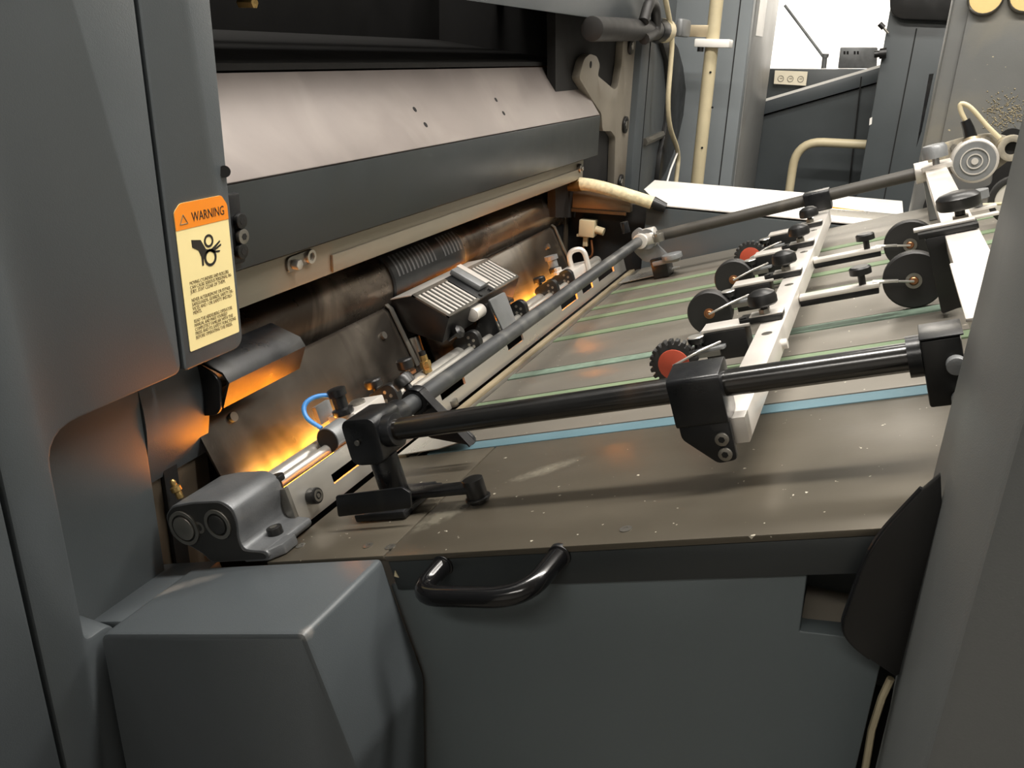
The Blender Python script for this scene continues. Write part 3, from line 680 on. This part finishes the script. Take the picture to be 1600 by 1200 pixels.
def roller_holder(v, red, lab):
    t = Thing('roller_holder', lab, 'roller', 'roller holders on the pale bar')
    bv = v + .030
    b = t.part('block', G().bb(.242, .294, bv - .019, bv + .017, .024, .0595), M['black'], bev=.001)
    t.part('cover', G().bb(.241, .300, bv - .017, bv + .017, .0600, .0636), M['aluw'], b, bev=.0006)
    t.part('clamp', G().bb(.288, .338, bv - .014, bv + .014, .0610, .0675), M['black'], bev=.0008)
    t.part('clamp_top', G().bb(.300, .339, bv - .012, bv + .012, .0677, .0693), M['aluw'], bev=.0004)
    t.part('plug', G().cyl(B(.243, bv, .048), B(.236, bv, .048), .0115), M['cast'], b, bev=.0006)
    n = t.part('big_knob', G().lathe(B(.318, bv - .004, .069), EW, [(.0045, 0), (.0045, .010), (.0155, .011), (.0172, .013), (.0172, .020), (.0155, .025), (.010, .0285), (.003, .030)], 32), M['black'])
    t.part('nut', G().cyl(B(.318, bv - .004, .0693), B(.318, bv - .004, .075), .007, n=6), M['steel'], n)
    t.part('grub_screw', G().cyl(B(.291, bv - .006, .0636), B(.291, bv - .006, .069), .0045, n=14), M['black'])
    t.part('tongue', G().prism(fillet([B(.214, bv - .030, .040), B(.268, bv - .030, .040), B(.268, bv - .005, .040), B(.222, bv - .005, .040)], .006, 3), EW * .004), M['cast'], bev=.0006)
    s = t.part('small_knob', G().lathe(B(.234, bv - .020, .044), EW, [(.004, 0), (.004, .006), (.0098, .007), (.0105, .008), (.0105, .0145)], 24), M['black'])
    t.part('knob_top', G().lathe(B(.234, bv - .020, .0585), EW, [(.0105, 0), (.0095, .0012)], 24), M['alu'], s)
    r = .0310 if red else .033; wd = .013 if red else .020
    c = B(.204, v - .006, r + .001)
    add_wheel(t, c, red, r, wd)
    t.part('fork_wire', G().tube([B(.262, bv - .018, .047), B(.24, v - .008, .045), c - EY * .004], .0016, 8), M['alu'])
    t.part('fork', G().bb(.222, .262, v - .002, v + .003, .034, .040), M['steel'])
    return t.done()
roller_holder(.395, True, 'roller holder nearest the viewer, with red-cored brush wheel')
roller_holder(.632, False, 'roller holder with black wheel next to the nearest brush wheel')
roller_holder(.855, False, 'third roller holder from the viewer, with black wheel')
roller_holder(1.05, True, 'farthest roller holder, with red-cored brush wheel')

def long_arm(v, wv, lab):
    t = Thing('wheel_arm', lab, 'roller', 'long wheel arms behind the pale bar')
    t.part('arm', G().bb(.341, .440, v - .010, v + .010, .044, .050), M['aluw'], bev=.0008)
    t.part('underside', G().bb(.341, .438, v - .009, v + .009, .036, .0438), M['blackm'], bev=.001)
    t.part('knob', G().lathe(B(.420, v, .050), EW, [(.0045, 0), (.0045, .012), (.0135, .014), (.0135, .022), (.011, .024)], 20), M['black'])
    c = B(.479, wv, .0385)
    add_wheel(t, c, False, .037, .016)
    t.part('fork_blade', G().prism([B(.432, v - .006, .049), B(.432, v + .008, .049), B(.462, v + .004, .045), B(.462, v - .004, .045)], EW * .0022), M['alu'])
    t.part('fork_wire', G().tube([B(.455, v, .0465), c - EY * .005], .0016, 8), M['alu'])
    t.part('washer', G().ring(c - EY * .003, EY, .010, .006, .002), M['steel'])
    return t.done()
long_arm(.566, .585, 'long wheel arm with large black wheel, nearer the viewer')
long_arm(.805, .828, 'long wheel arm with large black wheel, farther from the viewer')

# end bar at the feeder with its clamps
UB = .538
b2 = Thing('end_bar', 'wide pale aluminium bar beside the right column', 'bar')
b2.part('bar', G().bb(UB - .018, UB + .018, .10, 1.225, .078, .100), M['aluw'], bev=.001)
b2.part('cover', G().bb(UB - .022, UB + .020, .14, .35, .1005, .104), M['aluw'], bev=.001)
k = b2.part('knob', G().lathe(B(UB + .004, .60, .100), EW, [(.006, 0), (.006, .014), (.023, .016), (.025, .019), (.025, .030), (.021, .034), (.01, .037)], 32), M['black'])
b2.part('nut', G().cyl(B(UB + .004, .60, .1005), B(UB + .004, .60, .107), .010, n=6), M['steel'], k)
b2.done()
tb = Thing('tee_bracket', 'black T-shaped bracket standing beside the large wheels', 'bracket')
tb.part('cap', G().bb(UB - .046, UB + .018, .52, .552, .1012, .1075), M['black'], bev=.0008)
tb.part('cap_plate', G().bb(UB - .050, UB + .016, .535, .552, .1078, .111), M['aluw'], bev=.0006)
tb.part('web', G().prism(fillet([B(UB - .040, .52, .101), B(UB - .004, .52, .101), B(UB - .012, .52, .085), B(UB - .008, .52, .012), B(UB - .034, .52, .006), B(UB - .037, .52, .08)], .004, 3), EY * .030), M['black'], bev=.001)
tb.done()
rc2 = Thing('rod_end_clamp', 'black clamp at the right end of the near rod', 'clamp')
rc2.part('body', G().bb(.482, .510, .088, .128, .052, .106), M['black'], bev=.002)
rc2.part('collar', G().ring(B(.472, NV, RW), EU, .0165, .0122, .01), M['blackm'])
rc2.part('top_plate', G().bb(.482, .512, .088, .130, .1065, .108), M['blackm'], bev=.0006)
for a in (.086, .058): rc2.part('bolt', G().cyl(B(.504, .087, a), B(.504, .078, a), .007), M['cast'], bev=.001)
rc2.done()
rc3 = Thing('rod_end_clamp', 'pale clamp joining the far rod to the end bar', 'clamp')
rc3.part('ring', G().cyl(B(.503, FV, RW + .004), B(.528, FV, RW + .004), .020), M['aluw'], bev=.001)
rc3.part('jaw', G().bb(.515, .566, FV - .05, FV + .01, .098, .108), M['aluw'], bev=.001)
rc3.part('foot', G().bb(.515, .548, FV - .01, FV + .015, .001, .085), M['cast'], bev=.001)
rc3.part('knob', G().lathe(B(UB + .002, FV - .045, .108), EW, [(.006, 0), (.006, .012), (.022, .013), (.022, .030), (.018, .036)], 26), M['cast'])
rc3.done()

# motor with bracket at the far right
mo = Thing('round_motor', 'dusty round motor on a riveted bracket at the far column', 'motor')
YM = 1.30
pl = fillet([ay(a, b, YM) for a, b in ((1437, 246), (1456, 230), (1500, 216), (1545, 208), (1578, 213), (1592, 228), (1588, 242), (1562, 262), (1540, 278), (1500, 275), (1448, 262))], .012, 4)
mo.part('bracket', G().prism(pl, (0, .014, 0)), M['dust'], bev=.002)
c = ay(1580, 231, YM); mo.part('eye', G().ring(c - EY * .014, EY, .024, .012, .02), M['dust'], bev=.001); mo.part('eye_hole', G().cyl(c - EY * .004, c - EY * .001, .013), M['void'])
c = ay(1523, 252, YM - .04)
b = mo.part('body', G().lathe(c, EY, [(.038, 0), (.041, .003), (.041, .042)], 40), M['aluw'])
mo.part('face', G().lathe(c - EY * .001, EY, [(.036, 0), (.036, .002)], 40), M['cast'], b)
for r in (.024, .013): mo.part('ring', G().ring(c - EY * .003, EY, r + .001, r - .001, .003), M['aluw'], b)
mo.part('hub', G().cyl(c - EY * .004, c, .006), M['aluw'], b)
for px, py in ((1491, 230), (1542, 219)): 
    q = ay(px, py, YM); mo.part('screw', G().cyl(q - EY * .006, q, .007, n=6), M['steel'])
pth = [ay(a, b, YM - .01) for a, b in ((1519, 222), (1513, 200), (1508, 188))]
mo.part('boot', G().tube(pth, [.012, .010, .0085], 12), M['blackm'])
mo.part('cap', G().cyl(ay(1520, 232, YM - .02), ay(1518, 218, YM - .012), .016), M['tan'])
pth = fillet([ay(a, b, YM - .01) for a, b in ((1508, 188), (1500, 172), (1500, 160), (1516, 166), (1540, 195), (1562, 216))], .02, 4, False)
mo.part('cable', G().tube(pth, .0045, 10), M['cream'])
mo.done()
ww = Thing('edge_wheel', 'pale-faced wheel with dark tyre half hidden by the right column', 'roller')
c = B(.642, 1.02, .040); ww.part('tyre', G().ring(c, EY, .040, .031, .016, 40), M['wheel'], bev=.001); ww.part('disc', G().cyl(c + EY * .002, c + EY * .014, .031), M['aluw'])
ww.part('wire', G().tube([B(.57, 1.01, .05), B(.64, 1.01, .038)], .0025, 8), M['cream'])
ww.done()
tk = Thing('thumb_screw_pair', 'small round thumb screw and fork beside the end bar', 'screw')
c = B(.577, .84, .085); tk.part('head', G().lathe(c, EW, [(.006, -.012), (.006, 0), (.016, .0), (.016, .012)], 20), M['cast']); tk.part('fork', G().bb(.556, .60, .83, .85, .068, .072).bb(.556, .60, .81, .825, .060, .064), M['aluw'], bev=.0006); tk.done()

# ------------------------------------------------------------------ near right column and black guard
nc = Thing('right_column', 'large plain grey column at the right edge', 'column')
X0 = .446
fy = lambda px, py: ax(px, py, X0)
u1, m1, l1 = fy(1570, 290), fy(1455, 750), fy(1390, 1100)
pl = [V((X0, -.185, -.93)), V((X0, -.185, .75)), V((X0, u1.y, .75)), V((X0, u1.y, u1.z)), V((X0, m1.y, m1.z)), V((X0, l1.y, l1.z)), V((X0, l1.y - .03, -.93))]
nc.part('post', G().prism(pl, (.3, 0, 0)), M['ncol'], bev=.006)
nc.done()
bg = Thing('black_guard', 'black rounded plastic guard plate on the right column', 'guard')
pl = fillet([ay(a, b, -.03) for a, b in ((1470, 742), (1440, 768), (1376, 836), (1350, 880), (1313, 985), (1335, 1015), (1400, 1058), (1480, 1000))], [0, 0, .012, .012, .012, .012, 0, 0], 5)
bg.part('plate', G().prism(pl, (0, .006, 0)), M['black'], bev=.0012)
pl2 = [p + V((0, .006, 0)) for p in pl[1:-2]]
rim = G()
rim.tube([p + V((.001, .004, 0)) for p in pl[1:-2]], .0028, 8)
bg.part('rim', rim, M['blackm'])
bg.done()
cbp = [ay(a, b, .02) for a, b in ((1392, 1060), (1378, 1090), (1362, 1140), (1352, 1200), (1345, 1260))]
single('floor_cable', G().tube(cbp, .003, 8), M['beige'], 'thin pale cable hanging in the gap beside the lower panel', 'cable')

# ------------------------------------------------------------------ far side of the press
ff = Thing('far_side_frame', 'machined steel side frame plate with lobed cut-out', 'frame')
XF = -.29
out = [(913, 92), (922, 84), (933, 88), (938, 102), (934, 118), (960, 140), (966, 135), (972, 95), (974, 62), (1000, 62), (997, 130), (990, 220), (983, 330), (958, 330), (962, 215), (955, 205), (942, 205), (940, 178), (928, 160), (905, 122)]
ff.part('plate', G().prism(fillet([ax(a, b, XF) for a, b in out], .012, 3), (-.02, 0, 0)), M['framem'], bev=.001)
ff.part('backing', G().prism([ax(a, b, XF - .021) for a, b in ((868, 20), (1000, 20), (985, 340), (868, 340))], (-.02, 0, 0)), M['void'])
for px, py in ((984, 71), (975, 195), (968, 285)):
    p = ax(px, py, XF); k = ff.part('bolt', G().cyl(p, p + EX * .008, .023), M['black'], bev=.002); ff.part('socket', G().cyl(p + EX * .0075, p + EX * .0095, .012, n=6), M['steel'], k)
p = ax(923, 101, XF); ff.part('hole', G().cyl(p - EX * .001, p + EX * .0006, .008), M['void'])
p = ax(905, 262, XF + .01)
ff.done()
fw = Thing('inner_side_wall', 'brown metal inner wall around a dark square recess', 'wall panel')
YW = 1.435
fw.part('wall', G().prism([ay(a, b, YW) for a, b in ((850, 300), (940, 284), (985, 306), (985, 332), (884, 330), (884, 440), (860, 470))], (0, .02, 0)), M['brownm'], bev=.001)
fw.part('recess', G().prism([ay(a, b, YW + .03) for a, b in ((870, 320), (1010, 320), (1010, 450), (870, 460))], (0, .01, 0)), M['void'])
fw.part('edge', G().prism([ay(a, b, YW - .006) for a, b in ((884, 330), (978, 337), (978, 332), (884, 325))], (0, .006, 0)), M['brownm'])
fw.done()
va = Thing('valve_box', 'small cream valve box with wires in the dark recess', 'valve')
p = ay(919, 356, YW)
va.part('body', G().box(p, (.040, .03, .042)), M['cream'], bev=.002)
va.part('terminal', G().cyl(p + V((.02, 0, -.002)), p + V((.042, 0, -.006)), .010, n=12), M['cream'])
va.part('stem', G().box(p + V((-.004, 0, -.034)), (.012, .012, .026)), M['cream'], bev=.001)
va.part('flange', G().box(p + V((-.012, 0, -.020)), (.028, .02, .006)), M['cream'])
va.part('wires', G().tube(fillet([p + V((.01, 0, -.03)), p + V((.02, -.005, -.07)), p + V((-.005, -.005, -.08)), p + V((-.01, 0, -.045))], .02, 4, False), .003, 8), M['copper'])
va.done()
bh = Thing('braided_hose', 'pale braided hose with brass end running to the white table', 'hose')
pth = fillet([ay(a, b, c) for a, b, c in ((905, 287, 1.40), (930, 290, 1.40), (975, 303, 1.405), (1022, 318, 1.41))], .03, 4, False)
bh.part('hose', G().tube(pth, .0155, 20), M['hosem'])
q0 = ay(880, 292, 1.40); q1 = ay(908, 288, 1.40); bh.part('fitting', G().tube([q0, q0.lerp(q1, .5), q1], [.010, .014, .017], 14), M['brass'], bev=0)
q0 = ay(1020, 317, 1.41); q1 = ay(1040, 325, 1.412); bh.part('sleeve', G().tube([q0, q1], [.0165, .012], 16), M['black'])
bh.done()
fc = Thing('far_casing', 'grey casing of the press beyond the machined frame', 'casing')
fc.part('body', G().bw(-.6, -.27, 1.84, 2.22, -.93, 1.0), M['grey'], bev=.004)
p, q = ax(1006, 222, -.268), ax(1034, 210, -.268)
fc.part('ledge', G().tube([p, q], .012, 6), M['steel'])
fc.part('seam', G().bw(-.271, -.2685, 1.925, 1.929, -.9, .5), M['void'])
pl = [ax(a, b, -.255) for a, b in ((1030, 45), (1046, 52), (1060, 75), (1068, 105), (1072, 140), (1068, 180), (1058, 225), (1040, 270), (1028, 290), (1034, 240), (1044, 190), (1048, 140), (1044, 95))]
fc.part('crescent_guard', G().prism(pl, (-.03, 0, 0)), M['black'], bev=.002, label='black crescent-shaped guard')
fc.done()
pp = Thing('taped_pipe', 'black pipe end wrapped with tape under the top guard', 'pipe')
a, b = ax(925, 45, -.24), ax(1036, 48, -.24)
pp.part('pipe', G().cyl(a, b, .026), M['wheel'], bev=.002)
pp.part('tape', G().lathe(a.lerp(b, .86), b - a, [(.028, 0), (.034, .03), (.030, .09), (.027, .12)], 12), M['black'])
pp.part('band', G().cyl(b - EY * .03, b + EY * .03, .032), M['cream'])
c = ax(1016, 22, -.22); pp.part('bundle', G().tube(fillet([c + V((0, -.06, -.02)), c + V((0, -.02, .03)), c + V((0, .05, .02)), c + V((0, .08, -.04)), c + V((0, -.04, -.06))], .03, 4, False), .014, 10), M['wheel'])
c = ax(1068, 44, -.22); pp.part('clip', G().box(c, (.02, .12, .05)), M['cast'], bev=.008)
pp.done()
single('hanging_cable', G().tube(fillet([ax(a, b, -.22) for a, b in ((1036, -20), (1046, 30), (1051, 60), (1047, 110), (1043, 160), (1046, 200), (1061, 238), (1058, 270), (1055, 292))], .08, 4, False), .0075, 10), M['beige'], 'beige cable hanging beside the crescent guard', 'cable')
single('hanging_wire', G().tube([ax(a, b, -.22) for a, b in ((1058, 240), (1048, 265), (1040, 292))], .003, 8), M['white'], 'thin white wire below the beige cable', 'cable')

# white table on the drive side
ta = Thing('drive_side_table', 'white-topped low cabinet behind the feed board', 'cabinet')
ZT = .112
ta.part('body', G().bw(-.12, .455, 1.425, 1.80, -.93, ZT - .004), M['dgrey'], bev=.003)
ta.part('top', G().prism([az(1006, 298, ZT), V((-.088, 1.425, ZT)), V((.455, 1.425, ZT)), V((.455, 1.83, ZT)), V((-.20, 1.83, ZT))], (0, 0, .004)), M['white'], bev=.001)
ta.part('tray_rim', G().bw(.24, .455, 1.50, 1.515, ZT + .004, ZT + .018), M['alu'])
ta.done()
oc = single('orange_rod', G().cyl(az(1298, 324, ZT + .0065), az(1350, 331, ZT + .0065), .0022), M['orange'], 'short orange rod lying on the white table', 'rod')

# background cabinets, pole, rail
cab = Thing('grey_cabinet', 'tall blue-grey cabinet behind the cream pole', 'cabinet')
cab.part('front', G().bw(-2.2, -.082, 2.5, 2.56, -.93, 2.3), M['bgrey'], bev=.004)
cab.part('side', G().bw(-.30, -.079, 2.562, 3.16, -.93, 2.3), M['cabs'], bev=.004)
cab.part('seam', G().bw(-.125, -.1215, 2.4985, 2.501, -.9, 1.2), M['void'])
cab.done()
pap = [V((-.078, a, b)) for a, b in ((2.62, .52), (2.80, .52), (2.80, .80), (2.62, .80))]
single('posted_paper', G().prism(pap, (.001, 0, 0)), M['white'], 'white paper sheet stuck high on the cabinet side', 'paper')
po = Thing('cream_pole', 'cream painted upright pole with white clamp', 'pole')
po.part('tube', G().cyl(V((-.165, 2.3, -.93)), V((-.165, 2.3, 1.2)), .021), M['cream'])
for px, py in ((1110, 113), (1113, 168), (1097, 231)):
    q = ay(px, py, 2.279); po.part('hole', G().cyl(q + EY * -.001, q + EY * .004, .0035, n=10), M['void'])
po.part('clamp', G().bw(-.215, -.105, 2.265, 2.335, .475, .500), M['white'], bev=.004)
po.part('arm', G().bw(-.35, -.17, 2.285, 2.315, .505, .540), M['tan'], bev=.002)
po.part('clamp_bolt', G().cyl(V((-.195, 2.275, .476)), V((-.195, 2.275, .462)), .010), M['black'])
po.done()
ra, rb_ = ay(1233, 300, 3.0), ay(1300, 224, 3.0)
hrp = fillet([V((ra.x, 3.0, -.93)), V((ra.x, 3.0, rb_.z)), V((.36, 3.0, rb_.z + .004))], .10, 8, False)
single('hand_rail', G().tube(hrp, .017, 14), M['cream'], 'bent cream hand rail beside the dark column', 'rail')
im = Thing('second_feeder', 'dark press section with sloping pale rail in the background', 'machine')
Y2 = 3.2
def q2(pts, dy=0): return [ay(a, b, Y2 + dy) for a, b in pts]
im.part('body', G().prism(q2(((1130, 199), (1380, 128), (1380, 340), (1130, 340))), (0, .5, 0)), M['dgrey'])
im.part('sloping_rail', G().prism(q2(((1130, 178), (1380, 104), (1380, 126), (1130, 197)), -.02), (0, .5, 0)), M['grey'], bev=.002)
im.part('rail_top', G().prism(q2(((1130, 174), (1380, 100), (1380, 104), (1130, 178)), -.02), (0, .5, 0)), M['white'])
im.part('seam', G().prism(q2(((1345, 120), (1347, 120), (1322, 340), (1320, 340)), -.021), (0, .02, 0)), M['void'])
im.part('rear_box', G().prism(q2(((1150, 107), (1400, 109), (1400, 200), (1150, 200)), .3), (0, .3, 0)), M['dgrey'], bev=.003)
gp = im.part('gauge_panel', G().prism(q2(((1211, 110), (1262, 112), (1259, 134), (1209, 131)), .27), (0, .02, 0)), M['dial'], label='cream panel with three dials')
for px in (1220, 1235, 1251):
    c = ay(px, 123 + (px - 1220) * .03, Y2 + .268); im.part('dial', G().ring(c, EY, .013, .011, .003, 20).box(c + V((.001, 0, .002)), (.012, .002, .0015)), M['steel'], gp)
im.done()
mb = Thing('grey_monitor_box', 'small grey box with vent slots on the background press', 'box')
mb.part('case', G().prism([ay(a, b, 3.6) for a, b in ((1313, 74), (1371, 74), (1369, 107), (1309, 107))], (0, .2, 0)), M['cast'], bev=.004)
for px in (1318, 1323, 1334, 1339): mb.part('vent', G().prism([ay(a, b, 3.598) for a, b in ((px, 80), (px + 3, 80), (px + 3, 85), (px, 85))], (0, .004, 0)), M['void'])
mb.done()
ar = Thing('lamp_arm', 'slanting grey rod on a small post against the white wall', 'arm')
ar.part('rod', G().cyl(ay(1226, 8, 3.6), ay(1286, 88, 3.6), .006), M['cast'])
ar.part('post', G().cyl(ay(1287, 107, 3.6), ay(1289, 88, 3.6), .011).cyl(ay(1289, 90, 3.6), ay(1290, 84, 3.6), .015), M['cast'])
ar.done()
lv = Thing('small_lever', 'little black lever at the edge of the dark column', 'lever')
lv.part('grip', G().cyl(ay(1374, 37, 2.88), ay(1381, 44, 2.88), .009), M['black']); lv.part('rod', G().cyl(ay(1381, 44, 2.88), ay(1388, 52, 2.88), .004), M['steel']); lv.done()
kn = single('side_knob', G().cyl(ay(1366, 85, 2.88), ay(1376, 84, 2.88), .012).cyl(ay(1374, 84, 2.88), ay(1385, 83, 2.88), .018), M['black'], 'black knob poking out of the dark column edge', 'knob')
dc = Thing('dark_column', 'dark grey cabinet column behind the hand rail', 'column')
dc.part('body', G().bw(.333, .85, 2.9, 3.4, -.93, .75), M['dgrey'], bev=.004)
dc.part('seam', G().bw(.428, .432, 2.898, 2.901, -.9, .56), M['void'])
dc.part('black_head', G().prism(fillet([ay(a, b, 2.86) for a, b in ((1389, -30), (1391, 20), (1405, 30), (1490, 33), (1490, -30))], .02, 3), (0, .04, 0)), M['black'], bev=.004, label='black cap at the top')
dc.part('label_tab', G().prism([ay(a, b, 2.898) for a, b in ((1359, 185), (1363, 183), (1362, 194), (1358, 196))], (0, .002, 0)), M['white'])
dc.part('strip', G().prism([ay(a, b, 2.7) for a, b in ((1452, 116), (1459, 115), (1440, 205), (1432, 230))], (0, .02, 0)), M['blackm'])
dc.done()

# far column of the feeder
fcx = Thing('far_column', 'dusty grey feeder column with dials and ragged black opening', 'column')
fcx.part('post', G().bw(.462, 1.1, 1.46, 1.56, -.93, .9), M['colm'], bev=.008)
fcx.part('front_step', G().bw(.492, 1.1, 1.452, 1.459, -.93, .9), M['colm'], bev=.003)
pl = fillet([ay(a, b, 1.449) for a, b in ((1556, 222), (1566, 205), (1585, 199), (1600, 206), (1640, 230), (1640, 370), (1500, 395), (1460, 360), (1440, 330), (1450, 300), (1500, 300), (1550, 290))], .012, 3)
fcx.part('opening', G().prism(pl, (0, .003, 0)), M['void'], label='ragged black opening')
for px, lab in ((1540, 'left dial'), (1604, 'right dial')):
    c = ay(px, -4 if px < 1600 else -8, 1.450)
    k = fcx.part('dial', G().lathe(c, -EY, [(.033, 0), (.033, .006), (.030, .010)], 36), M['steel']); fcx.part('dial_face', G().cyl(c - EY * .009, c - EY * .0105, .029), M['lever'], k)
dk = G()
for k in range(420):
    a, b = random.gauss(1572, 20), random.gauss(180, 16)
    if a < 1535: continue
    p = ay(a, b, 1.4515); r = random.uniform(.0005, .0017)
    dk.lathe(p, -EY, [(r, 0), (r * .7, r * .5), (.0002, r * .8)], 6)
fcx.part('dust_cake', dk, M['dustc'], kind='stuff', label='crumbs of caked dust')
fcx.done()
